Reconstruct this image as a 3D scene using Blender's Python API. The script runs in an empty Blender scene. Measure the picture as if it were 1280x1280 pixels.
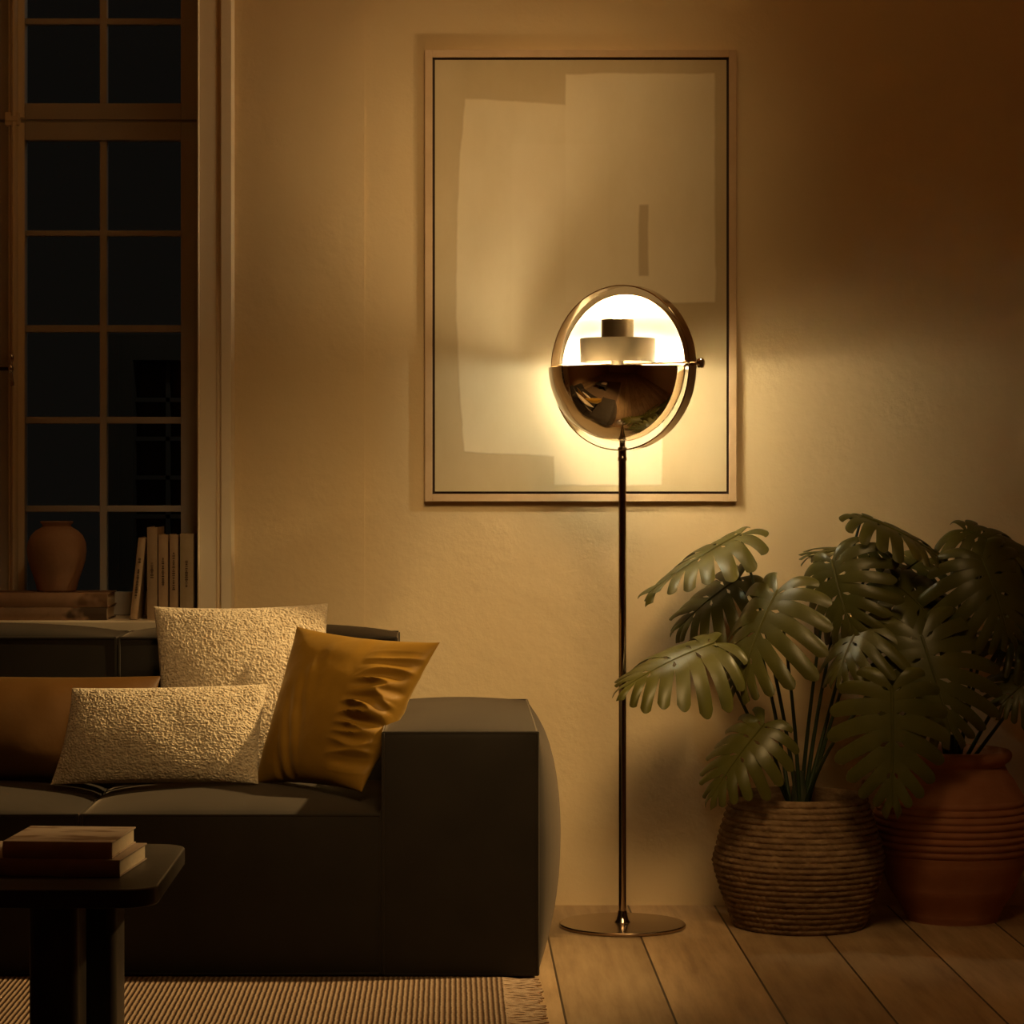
import bpy, bmesh, math, random
from mathutils import Vector, Matrix, noise
random.seed(7)
PI = math.pi
SC = bpy.context.scene
COL = SC.collection

# ------------------------------------------------------------------ camera
F, CX, CY, CAMZ = 3300.0, 565.0, 598.0, 1.03
cam = bpy.data.cameras.new('camera'); camo = bpy.data.objects.new('camera', cam); COL.objects.link(camo)
camo.location = (0, 0, CAMZ); camo.rotation_euler = (PI/2, 0, 0)
cam.sensor_width = 36; cam.lens = F/1280*36
cam.shift_x = (640-CX)/1280; cam.shift_y = (CY-640)/1280
cam.clip_start = .05; cam.clip_end = 60
SC.camera = camo

def P(px, py, Y):
    return Vector(((px-CX)*Y/F, Y, CAMZ-(py-CY)*Y/F))
def PX(px, Y): return (px-CX)*Y/F
def PZ(py, Y): return CAMZ-(py-CY)*Y/F

# ------------------------------------------------------------------ helpers
class MB:
    def __init__(s): s.v = []; s.f = []; s.m = []; s.mi = 0
    def add(s, vs, fs):
        o = len(s.v); s.v += [tuple(v) for v in vs]
        s.f += [tuple(i+o for i in f) for f in fs]; s.m += [s.mi]*len(fs)
    def box(s, x0, x1, y0, y1, z0, z1):
        vs = [(x0,y0,z0),(x1,y0,z0),(x1,y1,z0),(x0,y1,z0),(x0,y0,z1),(x1,y0,z1),(x1,y1,z1),(x0,y1,z1)]
        s.add(vs, [(3,2,1,0),(4,5,6,7),(0,1,5,4),(1,2,6,5),(2,3,7,6),(3,0,4,7)])
    def prism(s, poly, axis, a0, a1):
        # polygon of 2D points extruded along axis
        n = len(poly); vs = []
        for a in (a0, a1):
            for p in poly:
                if axis == 'z': vs.append((p[0], p[1], a))
                elif axis == 'x': vs.append((a, p[0], p[1]))
                else: vs.append((p[0], a, p[1]))
        fs = [(i, (i+1) % n, n+(i+1) % n, n+i) for i in range(n)]
        fs += [tuple(range(n-1, -1, -1)), tuple(range(n, 2*n))]
        s.add(vs, fs)
    def tube(s, pts, r, n=10, closed=False, cap=True):
        pts = [Vector(p) for p in pts]; m = len(pts)
        rs = r if isinstance(r, (list, tuple)) else [r]*m
        vs = []; up = None
        for i, p in enumerate(pts):
            if closed: t = pts[(i+1) % m]-pts[i-1]
            else: t = pts[min(i+1, m-1)]-pts[max(i-1, 0)]
            t.normalize()
            if up is None:
                up = Vector((0,0,1)) if abs(t.z) < .9 else Vector((1,0,0))
            a = (up - t*up.dot(t)).normalized(); b = t.cross(a); up = a
            for k in range(n):
                q = 2*PI*k/n
                vs.append(p+(a*math.cos(q)+b*math.sin(q))*rs[i])
        fs = []
        for i in range(m if closed else m-1):
            j = (i+1) % m
            for k in range(n):
                l = (k+1) % n
                fs.append((i*n+k, i*n+l, j*n+l, j*n+k))
        if cap and not closed:
            fs += [tuple(range(n-1, -1, -1)), tuple(range((m-1)*n, m*n))]
        s.add(vs, fs)
    def lathe(s, prof, n=64, c=(0,0,0), fr=None):
        # prof: list of (r, z), r may be 0
        vs = []; fs = []
        for i, (r, z) in enumerate(prof):
            for k in range(n):
                q = 2*PI*k/n; rr = r if fr is None else fr(r, q, i)
                vs.append((c[0]+rr*math.cos(q), c[1]+rr*math.sin(q), c[2]+z))
        for i in range(len(prof)-1):
            for k in range(n):
                l = (k+1) % n
                fs.append((i*n+k, i*n+l, (i+1)*n+l, (i+1)*n+k))
        s.add(vs, fs)
    def build(s, name, mats, parent=None, smooth=True, angle=40, merge=True, bevel=0, fixn=True):
        me = bpy.data.meshes.new(name); me.from_pydata(s.v, [], s.f)
        if not isinstance(mats, (list, tuple)): mats = [mats]
        for m in mats: me.materials.append(m)
        me.polygons.foreach_set('material_index', s.m)
        bm = bmesh.new(); bm.from_mesh(me)
        if merge: bmesh.ops.remove_doubles(bm, verts=bm.verts, dist=1e-5)
        if fixn: bmesh.ops.recalc_face_normals(bm, faces=bm.faces)
        bm.to_mesh(me); bm.free()
        if smooth:
            me.polygons.foreach_set('use_smooth', [True]*len(me.polygons))
            me.set_sharp_from_angle(angle=math.radians(angle))
        o = bpy.data.objects.new(name, me); COL.objects.link(o)
        if parent: o.parent = parent
        if bevel:
            b = o.modifiers.new('bevel', 'BEVEL'); b.width = bevel; b.segments = 3; b.limit_method = 'ANGLE'
        return o

def tag(o, label=None, cat=None, group=None, kind=None):
    if label: o['label'] = label
    if cat: o['category'] = cat
    if group: o['group'] = group
    if kind: o['kind'] = kind
    return o
def empty(name, loc, rz=0):
    o = bpy.data.objects.new(name, None); COL.objects.link(o)
    o.location = loc; o.rotation_euler = (0,0,rz); o.empty_display_size = .05
    return o

# ------------------------------------------------------------------ materials
def mat(name, color, rough=.6, metal=0, spec=.5, **kw):
    m = bpy.data.materials.new(name); m.use_nodes = True
    b = m.node_tree.nodes['Principled BSDF']
    b.inputs['Base Color'].default_value = (*color, 1)
    b.inputs['Roughness'].default_value = rough
    b.inputs['Metallic'].default_value = metal
    b.inputs['Specular IOR Level'].default_value = spec
    for k, v in kw.items(): b.inputs[k.replace('_', ' ')].default_value = v
    return m
class NT:
    def __init__(s, m): s.t = m.node_tree; s.n = s.t.nodes; s.b = s.n['Principled BSDF']
    def new(s, typ, **kw):
        n = s.n.new(typ)
        for k, v in kw.items():
            if k in n.inputs.keys(): n.inputs[k].default_value = v
            else: setattr(n, k, v)
        return n
    def link(s, a, b): s.t.links.new(a, b)
    def coord(s, scale=(1,1,1), kind='Object'):
        c = s.new('ShaderNodeTexCoord'); mp = s.new('ShaderNodeMapping'); mp.inputs['Scale'].default_value = scale
        s.link(c.outputs[kind], mp.inputs['Vector']); return mp.outputs['Vector']
    def noise(s, vec, scale, detail=4, rough=.5):
        n = s.new('ShaderNodeTexNoise', Scale=scale, Detail=detail, Roughness=rough); s.link(vec, n.inputs['Vector']); return n.outputs['Fac']
    def ramp(s, fac, stops):
        r = s.new('ShaderNodeValToRGB'); e = r.color_ramp.elements
        while len(e) < len(stops): e.new(.5)
        for i, (p, c) in enumerate(stops):
            e[i].position = p; e[i].color = (*c, 1) if len(c) == 3 else c
        s.link(fac, r.inputs['Fac']); return r.outputs['Color']
    def bump(s, h, strength=.3, dist=.01, normal=None):
        b = s.new('ShaderNodeBump', Strength=strength, Distance=dist); s.link(h, b.inputs['Height'])
        if normal: s.link(normal, b.inputs['Normal'])
        s.link(b.outputs['Normal'], s.b.inputs['Normal']); return b.outputs['Normal']
    def math(s, op, a, b=None, clamp=False):
        n = s.new('ShaderNodeMath', operation=op, use_clamp=clamp)
        for i, x in enumerate((a, b)):
            if x is None: continue
            if isinstance(x, (int, float)): n.inputs[i].default_value = x
            else: s.link(x, n.inputs[i])
        return n.outputs[0]
    def mix(s, fac, a, b):
        n = s.new('ShaderNodeMix', data_type='RGBA')
        if isinstance(fac, (int, float)): n.inputs[0].default_value = fac
        else: s.link(fac, n.inputs[0])
        for i, x in ((6, a), (7, b)):
            if isinstance(x, tuple): n.inputs[i].default_value = (*x, 1)
            else: s.link(x, n.inputs[i])
        return n.outputs[2]

def noisy(name, c1, c2, rough=.7, scale=6, bscale=60, bstr=.2, bdist=.004, spec=.4, detail=5, metal=0):
    m = mat(name, c1, rough, metal, spec); t = NT(m); v = t.coord()
    t.link(t.ramp(t.noise(v, scale, detail), [(.3, c1), (.7, c2)]), t.b.inputs['Base Color'])
    if bstr: t.bump(t.noise(v, bscale, 6, .6), bstr, bdist)
    return m

def wall_material():
    m = mat('plaster', (.74,.56,.33), .92, 0, .15); t = NT(m); v = t.coord()
    t.link(t.ramp(t.noise(v, 1.3, 6), [(.3, WALL1), (.7, WALL2)]), t.b.inputs['Base Color'])
    fine = t.noise(v, 9, 8, .62)
    scuff = t.math('GREATER_THAN', t.noise(v, 3.2, 2), .56)
    rough = t.math('MULTIPLY', t.noise(v, 55, 5, .65), t.math('MULTIPLY', t.noise(v, 3.2, 2), 1.0))
    mask = t.new('ShaderNodeMapRange'); mask.inputs[1].default_value = .54; mask.inputs[2].default_value = .66
    t.link(t.noise(v, 3.2, 3), mask.inputs[0])
    h = t.math('ADD', t.math('MULTIPLY', fine, .7), t.math('MULTIPLY', t.math('MULTIPLY', t.noise(v, 45, 5, .6), mask.outputs[0]), .45))
    t.bump(h, .6, .010)
    return m
WALL1, WALL2 = (.71,.555,.335), (.78,.62,.385)
M = {}
M['wall'] = wall_material()
M['ceiling'] = mat('ceiling_paint', (.68,.42,.19), .95, 0, .1)
M['far_wall'] = mat('ochre_wall_paint', (.62,.40,.21), .95, 0, .1)
M['trim'] = noisy('painted_trim', (.86,.75,.58), (.90,.79,.62), .45, 3, 40, .05)
M['sash'] = noisy('painted_sash', (.50,.48,.47), (.54,.52,.50), .5, 3, 40, .05)
M['steel'] = mat('polished_handle_metal', (.75,.7,.62), .2, 1)
M['chrome'] = mat('smoked_chrome', (.66,.56,.45), .035, 1)
M['chrome_pole'] = mat('dark_chrome', (.42,.33,.25), .12, 1)
M['base_metal'] = mat('brushed_base_metal', (.42,.31,.22), .22, 1)
M['white_inner'] = mat('white_enamel', (.88,.85,.78), .6, 0, .3)
M['cylinder'] = mat('satin_cylinder', (.135,.100,.058), .42, .5)
M['sofa'] = noisy('charcoal_sofa_fabric', (.024,.019,.0145), (.032,.0255,.0195), .75, 8, 500, .25, .001, .3)
for k_, v_ in (('Sheen Weight', .22), ('Sheen Roughness', .4), ('Sheen Tint', (1, .8, .6, 1))): M['sofa'].node_tree.nodes['Principled BSDF'].inputs[k_].default_value = v_
M['frame_wood'] = noisy('pale_frame_wood', (.58,.40,.24), (.66,.47,.29), .5, 20, 90, .1)
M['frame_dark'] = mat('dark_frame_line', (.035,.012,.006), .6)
M['table'] = noisy('dark_table_wood', (.035,.028,.022), (.05,.04,.03), .42, 14, 60, .08)
M['pages'] = noisy('book_pages', (.70,.56,.38), (.78,.64,.45), .8, 200, 300, .2, .001)
M['soil'] = noisy('soil', (.03,.02,.012), (.07,.045,.028), .95, 60, 120, .8, .01)
M['stalk'] = noisy('leaf_stalk_green', (.018,.03,.010), (.03,.045,.014), .45, 20, 50, .05)
M['stem'] = noisy('stem_bark', (.02,.028,.012), (.045,.045,.022), .7, 40, 80, .4)
M['handle_rope'] = noisy('rope_fibre', (.26,.13,.07), (.34,.18,.10), .85, 90, 160, .6, .003)
M['dark_wall'] = noisy('night_facade', (.10,.095,.085), (.14,.13,.115), .9, 2, 20, .1)
M['dark_pane'] = mat('night_pane', (.004,.004,.005), .25, 0, .5)

def velvet(name, c1, c2):
    m = mat(name, c1, .55, 0, .3); t = NT(m); v = t.coord()
    t.link(t.ramp(t.noise(v, 9, 5), [(.3, c1), (.7, c2)]), t.b.inputs['Base Color'])
    t.b.inputs['Sheen Weight'].default_value = .35; t.b.inputs['Sheen Roughness'].default_value = .35
    t.b.inputs['Sheen Tint'].default_value = (1, .75, .35, 1)
    t.bump(t.noise(v, 60, 4), .12, .004)
    return m
M['mustard'] = velvet('mustard_velvet', (.22,.115,.010), (.29,.155,.016))
M['rust'] = velvet('rust_velvet', (.105,.046,.008), (.14,.062,.012))
def boucle():
    m = mat('boucle_wool', (.66,.56,.42), .95, 0, .1); t = NT(m); v = t.coord()
    vo = t.new('ShaderNodeTexVoronoi', Scale=210); t.link(v, vo.inputs['Vector'])
    t.link(t.ramp(t.noise(v, 90, 3), [(.35, (.56,.45,.31)), (.65, (.74,.63,.47))]), t.b.inputs['Base Color'])
    t.b.inputs['Sheen Weight'].default_value = .3
    t.bump(vo.outputs['Distance'], .5, .004)
    return m
M['boucle'] = boucle()

def wood_floor():
    m = mat('oak_planks', (.45,.31,.18), .5, 0, .4); t = NT(m)
    c = t.new('ShaderNodeTexCoord'); sp = t.new('ShaderNodeSeparateXYZ'); t.link(c.outputs['Object'], sp.inputs[0])
    W = .2085
    xs = t.math('DIVIDE', t.math('ADD', sp.outputs[0], 10*W-.216), W)
    idx = t.math('FLOOR', xs); fr = t.math('FRACT', xs)
    rnd = t.new('ShaderNodeTexWhiteNoise', noise_dimensions='1D'); t.link(idx, rnd.inputs['W'])
    yo = t.math('ADD', t.math('DIVIDE', sp.outputs[1], 3.3), t.math('MULTIPLY', rnd.outputs['Value'], 7.3))
    yi = t.math('FLOOR', yo); yf = t.math('FRACT', yo)
    rnd2 = t.new('ShaderNodeTexWhiteNoise', noise_dimensions='2D')
    cb = t.new('ShaderNodeCombineXYZ'); t.link(idx, cb.inputs[0]); t.link(yi, cb.inputs[1]); t.link(cb.outputs[0], rnd2.inputs['Vector'])
    ed = t.math('MINIMUM', fr, t.math('SUBTRACT', 1, fr))
    gx = t.math('LESS_THAN', ed, .011)
    ed2 = t.math('MINIMUM', yf, t.math('SUBTRACT', 1, yf))
    gy = t.math('LESS_THAN', ed2, .0011)
    gap = t.math('MAXIMUM', gx, gy)
    mp = t.new('ShaderNodeMapping'); mp.inputs['Scale'].default_value = (14, 1.1, 1)
    off = t.new('ShaderNodeCombineXYZ'); t.link(t.math('MULTIPLY', rnd2.outputs['Value'], 30), off.inputs[1]); t.link(t.math('MULTIPLY', rnd2.outputs['Value'], 17), off.inputs[0])
    t.link(c.outputs['Object'], mp.inputs['Vector']); t.link(off.outputs[0], mp.inputs['Location'])
    gr = t.noise(mp.outputs['Vector'], 2.4, 9, .66)
    blot = t.noise(t.coord((3,1.2,1)), 2.2, 4)
    base = t.ramp(t.math('ADD', t.math('MULTIPLY', gr, .65), t.math('MULTIPLY', blot, .35)), [(.32, (.30,.185,.095)), (.5, (.47,.315,.17)), (.68, (.60,.425,.245))])
    hsv = t.new('ShaderNodeHueSaturation'); t.link(base, hsv.inputs['Color'])
    t.link(t.math('ADD', .82, t.math('MULTIPLY', rnd2.outputs['Value'], .3)), hsv.inputs['Value'])
    t.link(t.mix(gap, hsv.outputs[0], (.06,.035,.018)), t.b.inputs['Base Color'])
    t.bump(t.math('SUBTRACT', t.math('MULTIPLY', gr, .25), gap), .3, .003)
    t.b.inputs['Roughness'].default_value = .48
    return m
M['floor'] = wood_floor()

def glass():
    m = bpy.data.materials.new('window_glass'); m.use_nodes = True; nt = m.node_tree; nt.nodes.clear()
    o = nt.nodes.new('ShaderNodeOutputMaterial'); mx = nt.nodes.new('ShaderNodeMixShader')
    tr = nt.nodes.new('ShaderNodeBsdfTransparent'); gl = nt.nodes.new('ShaderNodeBsdfGlossy'); gl.inputs['Roughness'].default_value = .02
    tr.inputs['Color'].default_value = (.9,.92,.9,1)
    fr = nt.nodes.new('ShaderNodeFresnel'); fr.inputs['IOR'].default_value = 1.3
    nt.links.new(fr.outputs[0], mx.inputs[0]); nt.links.new(tr.outputs[0], mx.inputs[1]); nt.links.new(gl.outputs[0], mx.inputs[2]); nt.links.new(mx.outputs[0], o.inputs[0])
    return m
M['glass'] = glass()

def emission(name, color, s):
    m = bpy.data.materials.new(name); m.use_nodes = True; nt = m.node_tree; nt.nodes.clear()
    o = nt.nodes.new('ShaderNodeOutputMaterial'); e = nt.nodes.new('ShaderNodeEmission')
    e.inputs['Color'].default_value = (*color, 1); e.inputs['Strength'].default_value = s
    nt.links.new(e.outputs[0], o.inputs[0]); return m

# ------------------------------------------------------------------ room
WY = 6.37
XL, XR, YF, ZC = -3.1, 2.7, -1.6, 2.85
WIN_R, WIN_L = PX(246.5, WY), -1.62
SILL, WTOP = .689, 2.62
YS = 6.575                                    # front of the sashes
b = MB(); b.box(XL, XR, YF, WY+.3, -.06, 0); tag(b.build('floor', M['floor'], smooth=False), kind='structure')
b = MB(); b.box(XL, XR, YF, WY+.3, ZC, ZC+.08); tag(b.build('ceiling', M['ceiling'], smooth=False), kind='structure')
b = MB()
b.box(WIN_R, XR+.1, WY, WY+.3, 0, ZC); b.box(XL-.1, WIN_L, WY, WY+.3, 0, ZC)
b.box(WIN_L, WIN_R, WY, WY+.3, 0, SILL-.03); b.box(WIN_L, WIN_R, WY, WY+.3, WTOP, ZC)
b.box(PX(285, WY), PX(456, WY), WY-.006, WY, 0, ZC)
tag(b.build('wall_back', M['wall'], smooth=False, merge=False), kind='structure')
b = MB(); b.box(XL-.1, XL, YF, WY, 0, ZC); tag(b.build('wall_left', M['far_wall'], smooth=False), kind='structure')
b = MB(); b.box(XR, XR+.1, YF, WY, 0, ZC); tag(b.build('wall_right', M['far_wall'], smooth=False), kind='structure')
b = MB(); b.box(XL-.1, XR+.1, YF-.1, YF, 0, ZC); tag(b.build('wall_front', M['far_wall'], smooth=False), kind='structure')

# ------------------------------------------------------------------ window
win = empty('window_1', ((WIN_L+WIN_R)/2, YS, SILL)); tag(win, kind='structure')
Mi = Matrix.Translation(-win.location)
def wbuild(b, name, m, bevel=0, parent=None):
    o = b.build(name, m, bevel=bevel, merge=False)
    o.data.transform(Mi); o.parent = parent or win
    return o
def sx(px): return PX(px, YS)
def sz(py): return PZ(py, YS)
b = MB(); y1 = YS+.045
yb = y1
# right-hand leaf, lower sash
def sash(x0, x1, xm0, xm1, zr, bars, x_out0, x_out1):
    # x0..x1 glass extents, stile outside to x_out
    ztop, zbot = zr[0], zr[-1]
    b.box(x_out0, x0, YS, y1, zbot[1], ztop[0]); b.box(x1, x_out1, YS, y1, zbot[1], ztop[0])
    b.box(x0, x1, YS, y1, ztop[1], ztop[0]); b.box(x0, x1, YS, y1, zbot[1], zbot[0])
    b.box(xm0, xm1, YS+.008, y1-.006, zbot[0], ztop[1])
    for (u, l) in bars:
        b.box(x0, x1, YS+.009, y1-.007, sz(l), sz(u))
bars = [(287.5,294.5),(406,415),(521,529.5),(632,640)]
sash(sx(31), sx(226), sx(124), sx(133), [(sz(152.5), sz(175)), (sz(740), SILL+.001)], bars, sx(22), sx(247)+.03)
sash(sx(31), sx(226), sx(124), sx(133), [(WTOP-.03, WTOP-.09), (sz(129), sz(149.5))], [(22,29.5),(-95,-87)], sx(22), sx(247)+.03)
# left-hand leaf
lx1, lx0 = sx(-14), WIN_L+.07
lm = (lx0+lx1)/2
sash(lx0, lx1, lm-.009, lm+.009, [(sz(152.5), sz(175)), (sz(740), SILL+.001)], bars, WIN_L, sx(13))
sash(lx0, lx1, lm-.009, lm+.009, [(WTOP-.03, WTOP-.09), (sz(129), sz(149.5))], [(22,29.5),(-95,-87)], WIN_L, sx(13))
b.box(WIN_L, WIN_R+.03, YS+.004, y1, sz(150), sz(152)); b.box(WIN_L, WIN_R+.03, YS, y1, WTOP-.03, WTOP)
wbuild(b, 'window_frame', M['sash'], .002)
# meeting moulding in the middle
b = MB()
xa, xb = sx(11.5), sx(23.5)
for (za, zb_) in ((SILL+.001, sz(154)), (sz(147), WTOP-.03)):
    w = xb-xa
    poly = [(xa, YS+.01), (xa, YS-.012), (xa+w*.2, YS-.016), (xa+w*.28, YS-.012), (xa+w*.34, YS-.024)]
    poly += [(xa+w*(.34+.62*i/8), YS-.024-.011*math.sin(PI*i/8)) for i in range(1, 9)]
    poly += [(xa+w*1.0, YS-.012), (xa+w*1.25, YS-.008), (xa+w*1.6, YS-.003), (xa+w*1.6, YS+.01)]
    b.prism(poly, 'z', za, zb_)
b.box(xa-.006, xb+.004, YS-.028, YS+.01, sz(158), sz(142)); b.box(xa-.003, xb+.002, YS-.034, YS+.01, sz(153), sz(147))
wbuild(b, 'window_moulding', M['trim'], .0015)
# glass
b = MB(); b.box(lx0-.01, sx(13), YS+.022, YS+.026, SILL+.02, WTOP-.05); b.box(sx(24), sx(230), YS+.022, YS+.026, SILL+.02, WTOP-.05)
wbuild(b, 'glass', M['glass'])
# handle
b = MB(); hx = sx(17.5); hy = YS-.044
b.tube([(hx, YS-.03, sz(462)), (hx, hy, sz(462))], .006, 12)
b.tube([(hx+.001, hy, sz(z)) for z in (444, 447, 451, 455)], [.003,.006,.005,.0025], 12)
b.tube([(hx-.001, hy, sz(z)) for z in (457, 459.5, 462, 465, 467)], [.003,.006,.007,.006,.003], 12)
b.tube([(hx+.0005+.001*(z-467)/8, hy, sz(z)) for z in (467, 471, 476, 480, 483, 484)], [.0025,.0035,.0045,.006,.005,.002], 12)
h = wbuild(b, 'window_handle', M['steel'])
b = MB(); b.tube([(sx(13), YS-.03, sz(461.5)), (sx(-14), YS-.03, sz(461.5))], .0045, 10); b.box(sx(-16), sx(-12), YS-.034, YS+.002, sz(465), sz(458))
wbuild(b, 'lever_bar', M['frame_dark'])
# casing on the wall
def cx_(px): return PX(px, WY-.03)
poly = [(cx_(246.5), WY+.19), (cx_(246.5), WY-.026), (cx_(247.6), WY-.030), (cx_(249.3), WY-.024), (cx_(250), WY-.024), (cx_(269.5), WY-.024), (cx_(270), WY-.020), (cx_(271), WY-.007),
        (cx_(275), WY-.007), (cx_(275.5), WY-.026), (cx_(276.5), WY-.029), (cx_(288.8), WY-.029), (cx_(291.4), WY-.012), (cx_(292.2), WY-.006), (cx_(292.6), WY+.002), (WIN_R+.02, WY+.002), (WIN_R+.003, WY+.19)]
b = MB(); b.prism(poly, 'z', SILL, WTOP+.03)
pl = [(WIN_L+WIN_R-x, y) for x, y in poly][::-1]
b.prism(pl, 'z', SILL, WTOP+.03)
b.box(WIN_L-.09, WIN_R+.09, WY-.029, WY, WTOP, WTOP+.1)
wbuild(b, 'window_casing', M['trim'])
b = MB(); b.box(WIN_L-.12, PX(300, WY-.05), WY-.05, WY+.19+.02, SILL-.03, SILL)
wbuild(b, 'window_sill', M['trim'], .004)

# ------------------------------------------------------------------ night outside
nb = empty('neighbouring_building', (-1.35, 10.2, 0))
tag(nb, 'dark facade with a small gridded window, seen through the right-hand window panes', 'building')
Yh = 10.2
def nx(px): return PX(px, Yh)+1.35
def nz(py): return PZ(py, Yh)
wl, wr, wt, wb_ = nx(166), nx(226)+.35, nz(450), nz(652)-.3
b = MB()
b.box(nx(133), wl, 0, .3, -.4, nz(418)); b.box(wr, wr+1.5, 0, .3, -.4, nz(418)); b.box(wl, wr, 0, .3, wt, nz(418)); b.box(wl, wr, 0, .3, -.4, wb_)
b.box(nx(133)-.02, nx(150), -.03, 0, -.4, nz(418)); b.build('wall', M['dark_wall'], nb, smooth=False, merge=False)
b = MB(); b.box(wl, wr, .12, .14, wb_, wt); b.build('pane', M['dark_pane'], nb, smooth=False)
b = MB()
for px in (207, 248): b.box(nx(px)-.008, nx(px)+.008, .08, .12, wb_, wt)
for py in (499, 548, 597, 646): b.box(wl, wr, .08, .12, nz(py)-.008, nz(py)+.008)
b.build('glazing_bars', M['dark_wall'], nb, smooth=False, merge=False)

# ------------------------------------------------------------------ picture
pic = empty('framed_picture', (PX(726, 6.352), WY, 1.0))
tag(pic, 'large framed abstract picture of pale brushed blocks hanging behind the lamp', 'picture')
PD = .019; Yp = WY-PD
x0, x1 = PX(531, Yp), PX(921, Yp); z0, z1 = PZ(627, Yp), PZ(62, Yp)
ox, oy, oz = pic.location
Mp = Matrix.Translation(-pic.location)
b = MB(); fw = 9.5*Yp/F
for (a, c, d, e) in ((x0, x0+fw, z0, z1), (x1-fw, x1, z0, z1), (x0+fw, x1-fw, z0, z0+fw), (x0+fw, x1-fw, z1-fw, z1)):
    b.box(a, c, Yp, WY, d, e)
o = b.build('frame', M['frame_wood'], bevel=.0012, merge=False); o.data.transform(Mp); o.parent = pic
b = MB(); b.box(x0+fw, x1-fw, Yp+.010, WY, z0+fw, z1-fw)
o = b.build('backing', M['frame_dark'], merge=False, smooth=False); o.data.transform(Mp); o.parent = pic; o['label'] = 'dark gap inside the frame'
def art_material():
    m = mat('abstract_painting', (.6,.5,.4), .85, 0, .2); t = NT(m)
    c = t.new('ShaderNodeTexCoord'); v = c.outputs['Object']
    nz_ = t.new('ShaderNodeTexNoise', Scale=9, Detail=4); t.link(v, nz_.inputs['Vector'])
    vm = t.new('ShaderNodeVectorMath', operation='SCALE'); vm.inputs['Scale'].default_value = .012
    sb = t.new('ShaderNodeVectorMath', operation='SUBTRACT'); sb.inputs[1].default_value = (.5,.5,.5)
    t.link(nz_.outputs['Color'], sb.inputs[0]); t.link(sb.outputs[0], vm.inputs[0])
    ad = t.new('ShaderNodeVectorMath', operation='ADD'); t.link(v, ad.inputs[0]); t.link(vm.outputs[0], ad.inputs[1])
    sp = t.new('ShaderNodeSeparateXYZ'); t.link(ad.outputs[0], sp.inputs[0])
    X, Z = sp.outputs[0], sp.outputs[2]
    def ax(px): return PX(px, Yp)-ox
    def az(py): return PZ(py, Yp)-oz
    def step(x, a, s=.0025):
        n = t.new('ShaderNodeMapRange'); n.inputs[1].default_value = a-s; n.inputs[2].default_value = a+s; t.link(x, n.inputs[0]); return n.outputs[0]
    def rect(l, r, top, bot, tilt=0, skew=0):
        XX = t.math('ADD', X, t.math('MULTIPLY', Z, skew)) if skew else X
        ZZ = t.math('ADD', Z, t.math('MULTIPLY', X, tilt)) if tilt else Z
        a = t.math('MULTIPLY', step(XX, ax(l)), t.math('SUBTRACT', 1, step(XX, ax(r))))
        d = t.math('MULTIPLY', step(ZZ, az(bot)), t.math('SUBTRACT', 1, step(ZZ, az(top))))
        return t.math('MULTIPLY', a, d)
    zq = t.math('SUBTRACT', Z, az(350))
    X1 = t.math('SUBTRACT', X, t.math('MULTIPLY', t.math('MULTIPLY', zq, zq), .12))
    Z1 = t.math('ADD', Z, t.math('MULTIPLY', X, .06))
    r1 = t.math('MULTIPLY', t.math('MULTIPLY', step(X1, ax(570)), t.math('SUBTRACT', 1, step(X, ax(800)))), t.math('MULTIPLY', step(Z1, az(573)), t.math('SUBTRACT', 1, step(Z1, az(132))))); r2 = rect(707, 894, 92, 378, -.0); r3 = rect(692, 828, 330, 607, 0)
    r5 = rect(640, 760, 180, 440); st = rect(799, 811, 255, 345)
    u = t.math('MAXIMUM', t.math('MAXIMUM', r1, r2), r3)
    mott = t.noise(t.coord((1,1,.5)), 5, 7, .6)
    pale = t.ramp(t.math('ADD', t.math('MULTIPLY', mott, .75), t.math('MULTIPLY', r2, .1)), [(.3, (.76,.66,.47)), (.62, (.87,.78,.60))])
    bg = t.ramp(mott, [(.35, (.56,.45,.28)), (.65, (.63,.52,.34))])
    pale2 = t.mix(t.math('MULTIPLY', st, .75), pale, (.50,.39,.24))
    pale3 = t.mix(t.math('MULTIPLY', r5, .22), pale2, (.88,.79,.62))
    t.link(t.mix(u, bg, pale3), t.b.inputs['Base Color'])
    t.bump(t.math('ADD', t.math('MULTIPLY', u, .8), t.math('MULTIPLY', mott, .4)), .25, .003)
    return m
b = MB(); ga = 3.2*Yp/F
b.box(x0+fw+ga, x1-fw-ga, Yp+.003, Yp+.010, z0+fw+ga, z1-fw-ga)
o = b.build('canvas', art_material(), merge=False, smooth=False); o.data.transform(Mp); o.parent = pic

# ------------------------------------------------------------------ floor lamp
LX, LY, LZ = PX(778, 6.07), 6.07, 1.284
lamp = empty('floor_lamp', (LX, LY, 0), math.radians(-37))
tag(lamp, 'lit chrome floor lamp with a round ring shade on a slim pole', 'lamp')
b = MB(); b.lathe([(0,0),(.141,0),(.1455,.0015),(.1455,.006),(.143,.0085),(.05,.0095),(.02,.0105),(0,.011)], 96)
b.build('base', M['base_metal'], lamp, angle=30)
b = MB(); b.lathe([(.019,.0105),(.018,.013),(.0145,.017),(.0115,.026),(.0105,.034),(.0098,.036)], 32); b.build('base_collar', M['chrome_pole'], lamp)
b = MB(); b.lathe([(.0088,.030),(.0088,1.075)], 32); b.build('pole', M['chrome_pole'], lamp)
b = MB(); b.lathe([(.0088,1.070),(.0105,1.071),(.0105,1.078),(.0095,1.080),(.0095,1.095),(.0105,1.097),(.0105,1.101),(.0068,1.103),(.0068,1.116),(.0055,1.122),(.003,1.134),(0,1.136)], 32)
b.build('collar', M['chrome_pole'], lamp)
RS, RR = .1705, .1905
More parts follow.
